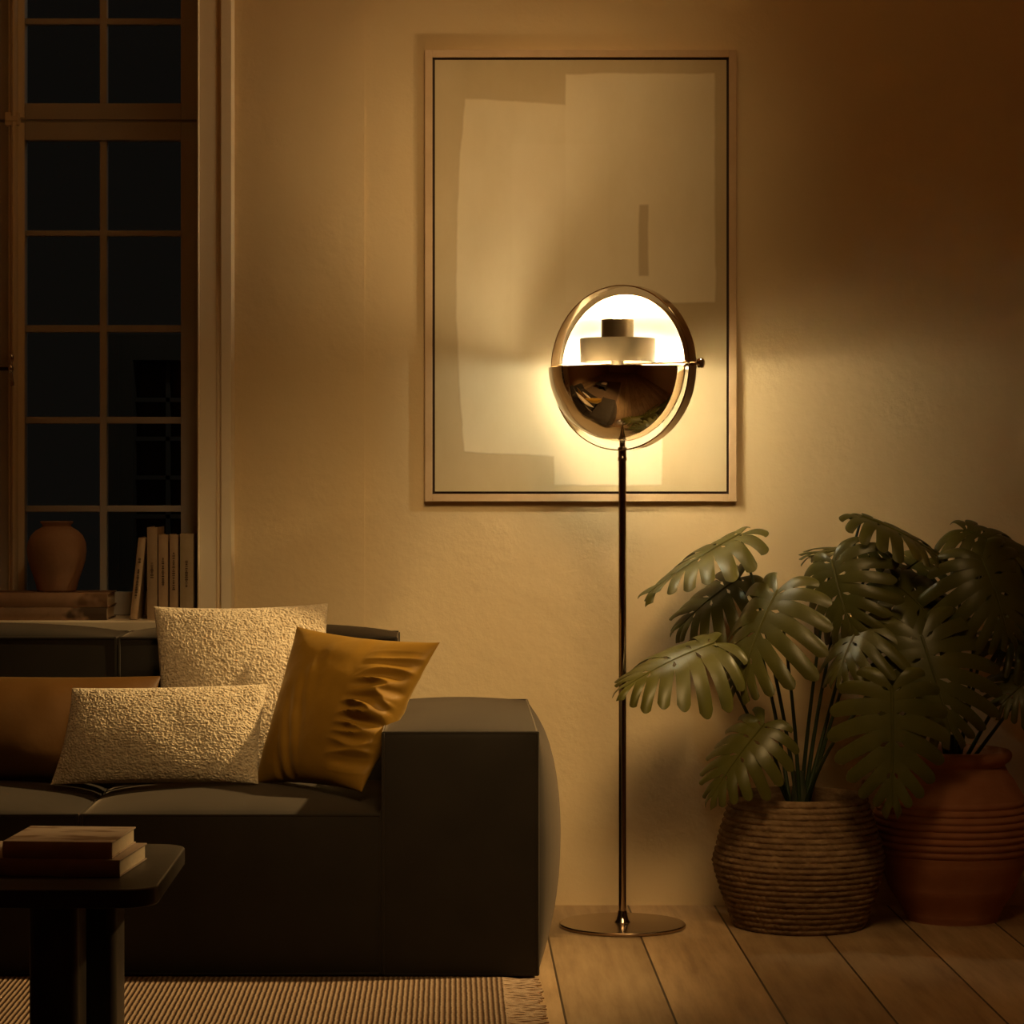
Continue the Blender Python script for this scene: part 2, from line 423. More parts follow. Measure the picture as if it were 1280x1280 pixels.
b = MB(); n = 128; hw = .0155
sect = [(RR-.003,-hw),(RR-.001,-hw),(RR,-hw+.001),(RR,hw-.001),(RR-.001,hw),(RR-.003,hw)]
vs = []; fs = []
for k in range(n):
    q = 2*PI*k/n
    for (r, y) in sect: vs.append((r*math.cos(q), y, LZ+r*math.sin(q)))
m_ = len(sect)
for k in range(n):
    for j in range(m_): fs.append((k*m_+j, k*m_+(j+1) % m_, ((k+1) % n)*m_+(j+1) % m_, ((k+1) % n)*m_+j))
b.add(vs, fs); b.build('ring', M['chrome'], lamp, angle=30)
def quarter(name, front, lower):
    # quarter sphere shell: chrome outside, white enamel inside
    b = MB(); nu, nv = 64, 32; t = .0022
    def pt(r, i, j):
        a = PI*i/nu                        # along ring axis, pole to pole
        e = (PI/2*.96 if lower else PI/2*.985)*j/nv   # from horizontal rim to ring plane
        x = r*math.cos(a); rad = r*math.sin(a)
        y = rad*math.cos(e)*(-1 if front else 1); z = rad*math.sin(e)*(-1 if lower else 1)
        return (x, y, LZ+z)
    for mi, r in ((0, RS), (1, RS-t)):
        b.mi = mi
        vs = [pt(r, i, j) for i in range(nu+1) for j in range(nv+1)]
        fs = [(i*(nv+1)+j, i*(nv+1)+j+1, (i+1)*(nv+1)+j+1, (i+1)*(nv+1)+j) for i in range(nu) for j in range(nv)]
        b.add(vs, fs)
    b.mi = 0
    for j in (0, nv):
        for i in range(nu):
            b.add([pt(RS, i, j), pt(RS, i+1, j), pt(RS-t, i+1, j), pt(RS-t, i, j)], [(0,1,2,3)])
    return b.build(name, [M['chrome'], M['white_inner']], lamp, angle=50)
o = quarter('lower_shade', True, True); o['label'] = 'mirror chrome bowl facing the room'
o = quarter('upper_shade', False, False); o['label'] = 'glowing white inner shade facing the room'
cyo = Vector((-.0095, -.006, 0))
def cyl(name, r, za, zb, closed):
    b = MB(); t = .0015
    prof = [(r-t, za), (r, za), (r, zb-.001), (r-.001, zb), (0, zb)]
    if closed: prof = [(0, za)] + prof[1:3] + [(r-t, zb), (r-t, za+t), (0, za+t)]
    else: prof = prof[:-1] + [(0, zb), (0, zb-t), (r-t, zb-t), (r-t, za)]
    b.lathe(prof, 64, (cyo.x, cyo.y, LZ)); return b.build(name, M['cylinder'], lamp, angle=30)
cyl('cylinder_cap', .0372, .0675, .1115, True)
cyl('cylinder_housing', .0865, .0130, .0675, False)
b = MB(); b.tube([(-RR+.003, 0, LZ+.006), (RR+.016, 0, LZ+.006)], .0045, 16)
b.tube([(RS-.004, 0, LZ+.006), (RS+.004, 0, LZ+.006)], .0075, 20); b.tube([(RR-.006, 0, LZ+.006), (RR+.004, 0, LZ+.006)], .0065, 20)
b.tube([(-RS-.004, 0, LZ+.006), (-RS+.004, 0, LZ+.006)], .0075, 20)
b.build('pivot_rod', M['chrome'], lamp)
b = MB(); b.tube([(RR+.014, 0, LZ+.006), (RR+.016, 0, LZ+.006), (RR+.024, 0, LZ+.006), (RR+.026, 0, LZ+.006)], [.006,.0115,.0115,.009], 24)
b.build('knob', M['chrome_pole'], lamp)
b = MB(); b.tube([(cyo.x, cyo.y, LZ+.066), (cyo.x, cyo.y, LZ-.012)], .014, 20); b.build('socket', M['cylinder'], lamp)
EMITTERS = [('front', (-.01, -.110, -.040), .036, 62, (1, .78, .44)), ('back', (-.04, .045, -.012), .014, 410, (1, .92, .62)), ('cap', (cyo.x, cyo.y, .092), .024, 700, (1, .66, .30))]  # several emitters stand in for one bulb, extra ones added to spread light
for (nm_, (x_, y_, z_), r_, s_, c_) in EMITTERS:
    if s_ <= 0: continue
    b = MB(); b.lathe([(r_*math.sin(PI*i/12), -r_*math.cos(PI*i/12)) for i in range(13)], 20, (x_, y_, LZ+z_))
    o = b.build('bulb_emitter', emission('warm_emitter', c_, s_), lamp)

# ------------------------------------------------------------------ sofa
def puff(b, lo, hi, bulge, n=18, rad=.012):
    # box with taut seamed edges and pillowed faces; bulge = dict face -> metres
    lo = Vector(lo); hi = Vector(hi); c = (lo+hi)/2; h = (hi-lo)/2
    faces = {'-x': (0,-1,1,2), '+x': (0,1,1,2), '-y': (1,-1,0,2), '+y': (1,1,0,2), '-z': (2,-1,0,1), '+z': (2,1,0,1)}
    for key, (ax, sg, u_, v_) in faces.items():
        bl = bulge.get(key, 0); vs = []; fs = []
        for i in range(n+1):
            for j in range(n+1):
                u = math.sin(PI/2*(-1+2*i/n)); v = math.sin(PI/2*(-1+2*j/n))
                p = [0,0,0]; p[ax] = sg; p[u_] = u; p[v_] = v
                q = Vector((c.x+p[0]*h.x, c.y+p[1]*h.y, c.z+p[2]*h.z))
                w = (1-u*u)**.55*(1-v*v)**.55
                q[ax] += sg*bl*w
                # light rounding of the edges
                vs.append(q)
        for i in range(n):
            for j in range(n):
                fs.append((i*(n+1)+j, (i+1)*(n+1)+j, (i+1)*(n+1)+j+1, i*(n+1)+j+1))
        b.add(vs, fs)
def pipe_box(b, lo, hi, r=.004):
    (x0,y0,z0), (x1,y1,z1) = lo, hi
    for z in (z0, z1): b.tube([(x0,y0,z),(x1,y0,z),(x1,y1,z),(x0,y1,z)], r, 6, closed=True)
    for x in (x0, x1):
        for y in (y0, y1): b.tube([(x,y,z0),(x,y,z1)], r, 6)
sofa = empty('sofa', (-.74, 5.8, 0))
tag(sofa, 'dark charcoal modular sofa with low puffy arms under the window', 'sofa')
So = Matrix.Translation(-sofa.location)
def sbuild(lo, hi, bulge, name):
    b = MB(); puff(b, lo, hi, bulge); o = b.build(name, M['sofa'], angle=50, bevel=.006); o.data.transform(So); o.parent = sofa
    b = MB(); pipe_box(b, lo, hi, .0035); p = b.build('piping', M['sofa'], merge=False); p.data.transform(So); p.parent = o
    return o
AX0, AX1 = -.141, .176
SY0, SY1 = 5.42, 6.27
SPL = -.765
sbuild((AX0, SY0, .012), (AX1, SY1-.05, .507), {'+z': .026, '+x': .062, '-x': .004, '-y': .008, '+y': .02}, 'armrest')
LA = 2*SPL-AX0
sbuild((LA-(AX1-AX0), SY0, .012), (LA, SY1-.05, .507), {'+z': .026, '-x': .062, '+x': .004, '-y': .008, '+y': .02}, 'armrest')
for (a, c) in ((SPL+.004, AX0-.006), (LA+.006, SPL-.004)):
    sbuild((a, SY0+.004, .012), (c, 6.03, .338), {'+z': .033, '-y': .008}, 'seat_cushion')
    sbuild((a, 6.035, .012), (c+(.02 if c > -.5 else 0), SY1, .665), {'+z': .028, '-y': .004, '+y': .02, '+x': .006, '-x': .004}, 'backrest')

# ------------------------------------------------------------------ cushions
def pillow(name, m, cor, T, n=90, concave=.05, disp=None, power=.55, label='', cat='cushion', group=None, piping=True, flatten=None):
    TL, TR, BR, BL = [Vector(c) for c in cor]
    N = (TR-TL).cross(BL-TL).normalized()            # towards the viewer
    if N.y > 0: N = -N
    ctr = (TL+TR+BR+BL)/4
    b = MB()
    for sg in (1, -1):
        vs = []; fs = []
        for i in range(n+1):
            for j in range(n+1):
                u = -1+2*i/n; v = -1+2*j/n
                u2 = math.sin(PI/2*u)*.5+u*.5; v2 = math.sin(PI/2*v)*.5+v*.5
                ue = u2*(1-concave*(1-v2*v2)*u2*u2); ve = v2*(1-concave*(1-u2*u2)*v2*v2)
                a, c = (ue+1)/2, (ve+1)/2
                p = (TL*(1-a)+TR*a)*(1-c)+(BL*(1-a)+BR*a)*c
                w = max(0, (1-u2*u2)*(1-v2*v2))**power
                h = T*w
                if disp: h += disp(u2, v2, p, sg)*min(1, w*4)
                vs.append(p+N*h*sg)
        for i in range(n):
            for j in range(n):
                f = (i*(n+1)+j, (i+1)*(n+1)+j, (i+1)*(n+1)+j+1, i*(n+1)+j+1)
                fs.append(f)
        b.add(vs, fs)
    base = Vector((ctr.x, ctr.y, min(BL.z, BR.z)))
    o = b.build(name, m, angle=80)
    o.data.transform(Matrix.Translation(-base)); o.location = base
    tag(o, label, cat, group)
    return o
def curl(u, v, p, sg):
    q = p*165
    a = 1-abs(noise.noise(q))*2
    c = 1-abs(noise.noise(q*1.9+Vector((5,3,1))))*2
    return .0036*(a*.65+c*.35) + .004*noise.noise(p*14)
CG = 'cushions on the sofa'
pillow('boucle_cushion', M['boucle'], [P(192,758,6.00), P(410,754,6.00), P(412,975,5.86), P(200,975,5.86)], .062, 270, .045, curl,
       label='square cream boucle cushion, tallest and rearmost on the sofa', group=CG)
pillow('boucle_cushion', M['boucle'], [P(90,860,5.74), P(335,855,5.735), P(323,980,5.665), P(63,981,5.665)], .048, 270, .04, curl,
       label='low rectangular cream boucle cushion at the front of the sofa seat', group=CG)
def wrinkle(u, v, p, sg):
    w = max(0, min(1, (u-.30)/.3))*max(0, 1-abs(v-.02)/.85)
    d = .004*noise.noise(p*11)+.003*noise.noise(p*22)
    if w > 0:
        s = v*7.0+.35*math.sin(u*4+v*2)+u*1.1
        d += w*.021*(1-abs(noise.noise(Vector((s, u*1.6+v*.8, 1.7))))*2.8)*(1 if sg > 0 else .3)
    w2 = max(0, 1-abs(u+.35)/.3)*max(0, min(1, v+.7))
    d += w2*.004*math.sin((u*1.0-v*.35)*26)
    return d
pillow('velvet_cushion', M['mustard'], [P(371,783,5.88), P(550,803,5.60), P(452,990,5.53), P(318,980,5.74)], .064, 180, .065, wrinkle,
       label='mustard velvet cushion with creased side leaning on the sofa arm', group=CG)
pillow('velvet_cushion', M['rust'], [P(-150,842,5.86), P(201,845,5.90), P(196,978,5.78), P(-140,978,5.78)], .058, 110, .05, lambda u, v, p, s: .004*noise.noise(p*13),
       label='rust brown velvet cushion partly hidden at the left of the sofa', group=CG)

# ------------------------------------------------------------------ rug
RUGZ = .009
rx1, rx0 = .105, -1.75
ry0, ry1 = 3.2, 5.412
def rug_material():
    m = mat('woven_rug', (.4,.3,.2), .95, 0, .1); t = NT(m); v = t.coord()
    wv = t.new('ShaderNodeTexWave', wave_type='BANDS', bands_direction='X', Scale=30, Distortion=1.0, Detail=2); wv.inputs['Detail Scale'].default_value = 1.5
    t.link(v, wv.inputs['Vector'])
    w2 = t.new('ShaderNodeTexWave', wave_type='BANDS', bands_direction='Y', Scale=28, Distortion=2.0, Detail=2); t.link(v, w2.inputs['Vector'])
    h = t.math('MULTIPLY', wv.outputs['Fac'], t.math('ADD', .55, t.math('MULTIPLY', w2.outputs['Fac'], .45)))
    col = t.ramp(t.math('ADD', t.math('MULTIPLY', h, .8), t.math('MULTIPLY', t.noise(v, 20, 4), .3)), [(.1, (.15,.085,.05)), (.45, (.28,.19,.125)), (.9, (.42,.31,.215))])
    t.link(col, t.b.inputs['Base Color']); t.bump(h, .8, .006)
    return m
M['rug'] = rug_material()
rug = empty('woven_rug', ((rx0+rx1)/2, (ry0+ry1)/2, 0))
tag(rug, 'ribbed beige woven rug with a fringed end in front of the sofa', 'rug')
Mr = Matrix.Translation(-rug.location)
b = MB(); b.box(rx0, rx1, ry0, ry1, .0005, RUGZ); o = b.build('rug_body', M['rug'], bevel=.003); o.data.transform(Mr); o.parent = rug
b = MB(); y = ry0
fm = noisy('fringe_yarn', (.40,.27,.18), (.58,.43,.30), .95, 60, 200, .4)
while y < ry1-.004:
    L = .075+random.uniform(-.008, .008); ph = random.uniform(0, 6); a = random.uniform(.001, .004)
    b.tube([(rx1-.004+L*i/7, y+a*math.sin(ph+i*1.1), RUGZ-.0035+.0008*math.sin(i+ph)-(0 if i < 1 else .0015)) for i in range(8)], [.0036,.0036,.0034,.0032,.003,.003,.0028,.002], 6)
    y += random.uniform(.0075, .0105)
o = b.build('fringe', fm, merge=False); o.data.transform(Mr); o.parent = rug; o['kind'] = 'stuff'; o['label'] = 'loose knotted yarn fringe'

# ------------------------------------------------------------------ coffee table
TZ = .38
tab = empty('coffee_table', (-.82, 4.43, RUGZ))
tag(tab, 'low dark wood coffee table with rounded corners on the rug', 'table')
def rrect(x0, x1, y0, y1, r, n=10):
    pts = []
    for (cx, cy, a0) in ((x1-r, y1-r, 0), (x0+r, y1-r, 90), (x0+r, y0+r, 180), (x1-r, y0+r, 270)):
        for i in range(n+1):
            a = math.radians(a0+90*i/n); pts.append((cx+r*math.cos(a), cy+r*math.sin(a)))
    return pts
Mt = Matrix.Translation(-tab.location)
b = MB(); b.prism(rrect(-1.17, -.470, 4.172, 4.697, .055), 'z', TZ-.030, TZ)
o = b.build('tabletop', M['table'], bevel=.003, angle=30); o.data.transform(Mt); o.parent = tab
for (xa, xb, ya, yb_) in ((PX(35, 4.30), PX(97, 4.30), 4.30, 4.42), (PX(100, 4.46), PX(146, 4.46), 4.45, 4.58)):
    for mir in (0, 1):
        X0, X1 = (xa, xb) if not mir else (-1.64-xb, -1.64-xa)
        b = MB(); b.prism(rrect(X0, X1, ya, yb_, .018), 'z', RUGZ+.0004, TZ-.030)
        o = b.build('leg', M['table'], angle=30); o.data.transform(Mt); o.parent = tab

# ------------------------------------------------------------------ books
def cover_mat(name, c1, c2, scale=12, spots=None):
    m = mat(name, c1, .7, 0, .3); t = NT(m); v = t.coord()
    col = t.ramp(t.noise(v, scale, 5, .6), [(.35, c1), (.65, c2)])
    if spots:
        mr = t.new('ShaderNodeMapRange'); mr.inputs[1].default_value = .5; mr.inputs[2].default_value = .58
        t.link(t.noise(t.coord((1,3,1)), spots[1], 3), mr.inputs[0]); col = t.mix(mr.outputs[0], col, spots[0])
    t.link(col, t.b.inputs['Base Color']); t.bump(t.noise(v, 90, 4), .1, .002)
    return m
def book(name, w, d, th, m, over=.003, ct=.0025, marks=None):
    """book lying flat: spine along local x at y=0, pages towards +y, base at z=0"""
    r = empty(name, (0,0,0))
    b = MB(); b.box(-w/2, w/2, 0, d, 0, ct); b.box(-w/2, w/2, 0, d, th-ct, th)
    pl = []
    for i in range(9):
        a = i/8; pl.append((-.0035*math.sin(PI*a), th*a))
    pl += [(ct, th), (ct, 0)]
    b.prism(pl, 'x', -w/2, w/2)
    b.build('cover', m, r, bevel=.0006, merge=False)
    b = MB(); b.box(-w/2+over, w/2-over, ct, d-over, ct, th-ct); b.build('pages', M['pages'], r, smooth=False)
    if marks:
        b = MB()
        for (a, c, e) in marks: b.box(a, c, -.0046, -.0030, th*(.5-e), th*(.5+e))
        o = b.build('spine_print', mark_m, r, smooth=False, merge=False)
    return r
mark_m = mat('faded_spine_ink', (.10,.06,.035), .8)
BG = 'books on the coffee table'
cmA = cover_mat('pale_cover', (.52,.40,.30), (.60,.47,.36), 8, ((.30,.19,.12), 7)); cmB = cover_mat('taupe_cover', (.40,.30,.23), (.47,.36,.28), 8)
def xy(px, py, z):
    Y = (CAMZ-z)*F/(py-CY); return Vector(((px-CX)*Y/F, Y))
def place_flat(r, fr, ang, w, z):
    # fr: front right corner (xy), ang: heading of the spine direction
    c, s = math.cos(ang), math.sin(ang)
    r.location = (fr.x-c*w/2, fr.y-s*w/2, z); r.rotation_euler = (0,0,ang)
r = book('book', .29, .205, .028, cmB); place_flat(r, xy(150, 1097, TZ), -.10, .29, TZ+.0003)
tag(r, 'larger taupe book lying on the coffee table beneath another book', 'book', BG)
r = book('book', .182, .192, .0275, cmA); place_flat(r, xy(140.5, 1053, TZ+.056), -.08, .182, TZ+.0287)
tag(r, 'smaller pale book with blotched cover on top of the table stack', 'book', BG)
# stack on the sill
SG = 'old books stacked on the window sill'
old1 = cover_mat('worn_cover', (.34,.20,.12), (.44,.27,.17), 14, ((.20,.11,.06), 9)); old2 = cover_mat('worn_cover_dark', (.30,.19,.12), (.40,.26,.17), 14, ((.08,.05,.03), 11))
Yb = WY-.028
def sill_stack(px_r, py_b, py_t, m, label, z, w=.32, dy=0):
    th = (py_b-py_t)*Yb/F
    r = book('book', w, .17, th, m, .004, .003)
    r.location = (PX(px_r, Yb)-w/2, Yb+dy, z); tag(r, label, 'book', SG); return th
th = sill_stack(133.5, 774.5, 758.7, old2, 'worn old book lying flat on the sill at the bottom of the stack', SILL+.0004)
th2 = sill_stack(134.5, 758, 740.5, old1, 'worn old book lying under the clay vase on the sill', SILL+th+.001, .30)
VZ = SILL+th+th2+.0015
# standing books
UG = 'books standing on the window sill'
tone = [cover_mat('cream_cover', (.44,.31,.20), (.53,.39,.26), 20), cover_mat('tan_cover', (.40,.29,.19), (.46,.34,.23), 20), cover_mat('sand_cover', (.47,.33,.22), (.54,.39,.26), 20),
        cover_mat('buff_cover', (.42,.29,.19), (.50,.36,.24), 20), cover_mat('olive_cover', (.38,.29,.18), (.45,.35,.23), 20)]
Ys = WY-.005
def stand(pl, pr, pt, m, label, lean=0, d=.14, marks=None):
    H = (773-pt)*Ys/F; th = (pr-pl)*Ys/F
    r = book('book', H, d, th, m, .0025, .002, marks)
    # spine upright: local x -> world z, local z -> world -x.. rotate about y
    r.rotation_euler = (0, -PI/2+lean, 0)
    # local z (thickness) -> world -x for rot -90 about y ; base x=-H/2 is at bottom
    rot = Matrix.Rotation(-PI/2+lean, 3, 'Y')
    low = min((rot @ Vector((-H/2, 0, zz))).z for zz in (0, th))
    right = (rot @ Vector((-H/2, 0, 0))).x
    r.location = (PX(pr, Ys)-right, Ys+.004, SILL-low+.0005)
    tag(r, label, 'book', UG); return r
def mk(H, *seg):
    # small letter-like strokes along the spine
    out = []
    for a, c, e in seg:
        x = (a-.5)*H
        while x < (c-.5)*H:
            w_ = random.uniform(.0012, .0030); out.append((x, x+w_, e*random.uniform(.55, 1.1))); x += w_+random.choice((.0012, .0012, .0030))
    return out
stand(162, 171.5, 671, tone[0], 'cream book leaning against the upright books on the sill', math.radians(6), .13, mk(.19, (.25,.62,.16), (.70,.76,.2)))
stand(183.5, 196.5, 657.5, tone[1], 'tallest tan book standing on the sill', 0, .15, mk(.22, (.45,.62,.14)))
stand(197.8, 209.6, 667, tone[2], 'sand coloured book standing beside the tallest book', 0, .14, mk(.205, (.40,.74,.14)))
stand(211.8, 222.3, 667, tone[3], 'buff book standing second from the window casing', 0, .14, mk(.205, (.35,.80,.16)))
stand(224.8, 241.5, 665.5, tone[4], 'thick olive book standing right against the window casing', 0, .14, mk(.208, (.38,.68,.12)))

# ------------------------------------------------------------------ vase
clay = noisy('rough_clay', (.34,.19,.11), (.46,.28,.17), .75, 12, 70, .35, .004)
Yv = 6.445; kv = Yv/F
prof_px = [(23,741),(24.5,739),(27,728),(31.5,715),(35.5,702),(37,690),(36,680),(32,671),(26,665),(20,661.5),(17.5,659.5),(18,657.5),(20.5,655.5),(21,654.2),(19.5,653.4),(17,654),(15.5,657),(15.5,662),(22,672),(30,690),(28,720),(15,737),(0,738)]
VH = (741-653.4)*kv
b = MB()
prof = [(0,0)]+[(r_*kv, (741-y)*kv) for r_, y in prof_px]
b.lathe(prof, 56, (0,0,0), lambda r, q, i: r*(1+.006*math.sin(2*q+i*.3)))
o = b.build('clay_vase', clay, angle=60); o.location = (PX(71, Yv), Yv, VZ)
tag(o, 'round brown clay vase standing on two books on the window sill', 'vase')

# ------------------------------------------------------------------ planters
def basket(parent):
    rows = 23; per = 7; H = .300
    def R(z):
        if z < .150:
            a = z/.150; return .146+(.195-.146)*(.6*a+.4*math.sin(a*PI/2))
        a = (z-.150)/(H-.150); return .195-(.195-.151)*(.72*a+.28*a*a)
    prof = []
    for i in range(rows*per+1):
        z = H*i/(rows*per); prof.append((R(z), z))
    n = 300
    def fr(r, q, i):
        row = i//per; t = (i % per)/per
        bump = abs(math.sin(PI*t))
        tw = .5+.5*math.sin(q*70+t*3.2+row*2.1)
        nn = noise.noise(Vector((math.cos(q)*9, math.sin(q)*9, row*1.7)))
        return r+bump*.0050*(.62+.38*tw)+.0030*nn*bump+.0012*noise.noise(Vector((math.cos(q)*40, math.sin(q)*40, i*.6)))
    b = MB(); b.lathe(prof, n, (0,0,0), fr)
    b.lathe([(.152, H), (.150, H+.003), (.146, H+.001), (.143, H-.01), (.15, .2), (.15, .15), (0, .15)], 96)
    b.lathe([(0, .002), (.143, .002)], 96)
    m = mat('seagrass_weave', (.3,.2,.1), .85, 0, .2); t = NT(m); v = t.coord()
    f1 = t.noise(t.coord((1,1,3)), 26, 6, .65); f2 = t.noise(v, 7, 3)
    t.link(t.ramp(t.math('ADD', t.math('MULTIPLY', f1, .7), t.math('MULTIPLY', f2, .3)), [(.3, (.09,.05,.024)), (.5, (.19,.115,.06)), (.7, (.32,.21,.115))]), t.b.inputs['Base Color'])
    t.bump(t.noise(v, 110, 5, .65), .6, .004)
    o = b.build('basket', m, parent, angle=70, merge=False)
    for (a, px) in ((math.radians(205), 0), (math.radians(-15), 1)):
        b = MB(); pts = []
        for i in range(25):
            s = -1+2*i/24; q = a+s*.16
            pts.append((math.cos(q)*.149, math.sin(q)*.149, H-.008+.045*(1-s**4)+.001*math.sin(i*2.4)))
        b.tube(pts, [.0032+.0008*math.sin(i*2.2) for i in range(25)], 8)
        b.build('handle', M['handle_rope'], o)
    b = MB(); b.lathe([(0,.262),(.05,.268),(.1,.264),(.144,.258)], 64, (0,0,0), lambda r, q, i: r)
    s = b.build('soil', M['soil'], parent)
    return o
def clay_pot(parent):
    def R(z):
        pts = [(0,.105),(.02,.113),(.08,.148),(.14,.172),(.19,.181),(.235,.180),(.285,.168),(.325,.146),(.350,.128),(.362,.122)]
        for (a, ra), (c, rc) in zip(pts, pts[1:]):
            if z <= c:
                t = (z-a)/(c-a); t = t*t*(3-2*t)*.35+t*.65; return ra+(rc-ra)*t
        return pts[-1][1]
    prof = [(0,.0005), (.095,.0005)]
    N = 260
    for i in range(N+1):
        z = .362*i/N; r = R(z)
        if .160 < z < .288:
            t = ((z-.160)/.016) % 1
            r += .0062*math.sin(PI*t)**.7-.002
        prof.append((r, z))
    prof += [(.124,.366),(.132,.371),(.1375,.378),(.139,.385),(.1375,.392),(.133,.3965),(.126,.398),(.120,.395),(.116,.385),(.112,.365),(.118,.345),(.125,.33),(0,.33)]
    m = mat('terracotta', (.42,.17,.08), .85, 0, .2); t = NT(m); v = t.coord()
    t.link(t.ramp(t.math('ADD', t.math('MULTIPLY', t.noise(v, 4, 6, .6), .7), t.math('MULTIPLY', t.noise(v, 25, 5), .3)), [(.35, (.34,.135,.065)), (.65, (.44,.19,.098))]), t.b.inputs['Base Color'])
    t.bump(t.noise(v, 60, 5), .2, .003)
    b = MB(); b.lathe(prof, 96); o = b.build('pot', m, parent, angle=60)
    b = MB(); b.lathe([(0,.350),(.05,.354),(.112,.346)], 48); b.build('soil', M['soil'], parent)
    return o

# ------------------------------------------------------------------ monstera
def leaf_material():
    m = mat('monstera_leaf', (.05,.06,.014), .34, 0, .4); t = NT(m); v = t.coord()
    t.link(t.ramp(t.noise(v, 12, 4), [(.3, (.070,.068,.013)), (.7, (.108,.100,.020))]), t.b.inputs['Base Color'])
    t.b.inputs['Roughness'].default_value = .36
    t.b.inputs['Transmission Weight'].default_value = 0
    # thin translucent share
    nt = t.t; out = [n for n in nt.nodes if n.type == 'OUTPUT_MATERIAL'][0]
    tl = nt.nodes.new('ShaderNodeBsdfTranslucent'); tl.inputs['Color'].default_value = (.10,.13,.03,1)
    mx = nt.nodes.new('ShaderNodeMixShader'); mx.inputs[0].default_value = .18
    nt.links.new(t.b.outputs[0], mx.inputs[1]); nt.links.new(tl.outputs[0], mx.inputs[2]); nt.links.new(mx.outputs[0], out.inputs[0])
    t.bump(t.noise(v, 30, 4), .15, .004)
    return m
M['leaf'] = leaf_material()
def make_leaf(parent, inv, base, tip, normal, W, arch=.25, droop=.5, seed=0, N=9, gapw=.36, asym=0, cup=0):
    """one blade; base/tip world points, normal roughly the face direction, W full width"""
    rnd = random.Random(seed)
    base = Vector(base); tip = Vector(tip); fw = tip-base; L = fw.length; fw.normalize()
    nrm = Vector(normal); nrm = (nrm-fw*nrm.dot(fw)).normalized(); sd = fw.cross(nrm)
    b = MB(); nt, nv = 8, 16; hw = W/2
    for side in (-1, 1):
        v0s = [rnd.uniform(.36, .58) for _ in range(N+1)]
        for i in range(N):
            fl = rnd.uniform(-.03, .03); ln = rnd.uniform(.94, 1.05); rz_ = rnd.uniform(-1, 1)
            vs = []; fs = []
            for k in range(nv+1):
                v = k/nv
                for j in range(nt+1):
                    tt = -1+2*j/nt
                    def gap(bi):
                        v0 = v0s[bi]
                        if bi == 0 or bi == N: return 0
                        g = 0
                        if v > v0: g = gapw*min(1, ((v-v0)/(1-v0)))**.55*(.75+.25*v)
                        if bi % 2 == 1 and .10 < v < .24: g = max(g, .34*math.sin(PI*(v-.10)/.14))
                        return g
                    g = gap(i) if tt < 0 else gap(i+1)
                    s = (i+.5+.5*tt*(1-g))/N
                    phi = math.radians(148-126*s**.72)
                    o_ = L*(.90*s**1.35)
                    prof = (.62+.55*math.sin(PI*min(1, s*1.05)**.8))*(1-.50*s**3)
                    ell = hw*prof*1.05*ln*(1-.10*tt*tt*v)
                    if s > .8: ell *= 1-.10*(s-.8)/.2
                    x = math.sin(phi)*v*ell; y = o_+math.cos(phi)*v*ell + .20*ell*v*v*(1-.4*s)
                    x *= 1+asym*side*.15
                    # out of plane
                    z = -droop*hw*(abs(x)/hw)**2*.8 + .10*abs(x)*(1-abs(x)/hw)
                    yy = y/L
                    z += -arch*L*(yy*yy) + arch*L*.25*yy
                    z += .010*v*rz_*v + .0012*v*math.cos(tt*2.2)+fl*v*v*.3 - .10*hw*v**4
                    p = base+fw*y+sd*(x*side)+nrm*z
                    if p.y > 6.31: p.y = 6.31+.04*math.tanh((p.y-6.31)/.06)
                    vs.append(p)
            for k in range(nv):
                for j in range(nt):
                    f = (k*(nt+1)+j, k*(nt+1)+j+1, (k+1)*(nt+1)+j+1, (k+1)*(nt+1)+j)
                    fs.append(f if side > 0 else f[::-1])
            b.add(vs, fs)
    # midrib
    pts = []
    for k in range(13):
        yy = .9*k/12; z = -arch*L*(yy*yy)+arch*L*.25*yy
        pts.append(base+fw*(L*yy)+nrm*(z+.0008))
    b.tube(pts, [.0034*(1-.7*k/12) for k in range(13)], 6)
    o = b.build('leaf', M['leaf'], angle=60, fixn=False)
    o.data.transform(inv); o.parent = parent
    sm = o.modifiers.new('thickness', 'SOLIDIFY'); sm.thickness = .0009; sm.offset = 0
    es = o.modifiers.new('crisp_rim', 'EDGE_SPLIT'); es.split_angle = math.radians(50)
    return o
def stalk(parent, inv, a, c, bend, r0=.0058, r1=.0030, leafdir=None):
    a = Vector(a); c = Vector(c); bend = Vector(bend)
    m1 = a+(c-a)*.45+bend
    pts = []
    for i in range(17):
        t = i/16; pts.append(a*(1-t)**2+m1*2*t*(1-t)+c*t*t)
    b = MB(); b.tube(pts, [r0+(r1-r0)*(i/16)**.6 for i in range(17)], 10)
    o = b.build('leaf_stalk', M['stalk']); o.data.transform(inv); o.parent = parent
    return o

BX, BY = PX(998, 6.09), 6.085
plant1 = empty('potted_monstera', (BX, BY, 0)); tag(plant1, 'monstera in a woven seagrass basket, next to the lamp', 'potted plant', 'monstera plants by the wall')
basket(plant1)
PXc, PYc = PX(1190, 6.17), 6.175
plant2 = empty('potted_monstera', (PXc, PYc, 0)); tag(plant2, 'monstera in a ribbed terracotta pot at the right edge', 'potted plant', 'monstera plants by the wall')
clay_pot(plant2)
inv1 = Matrix.Translation(-plant1.location); inv2 = Matrix.Translation(-plant2.location)

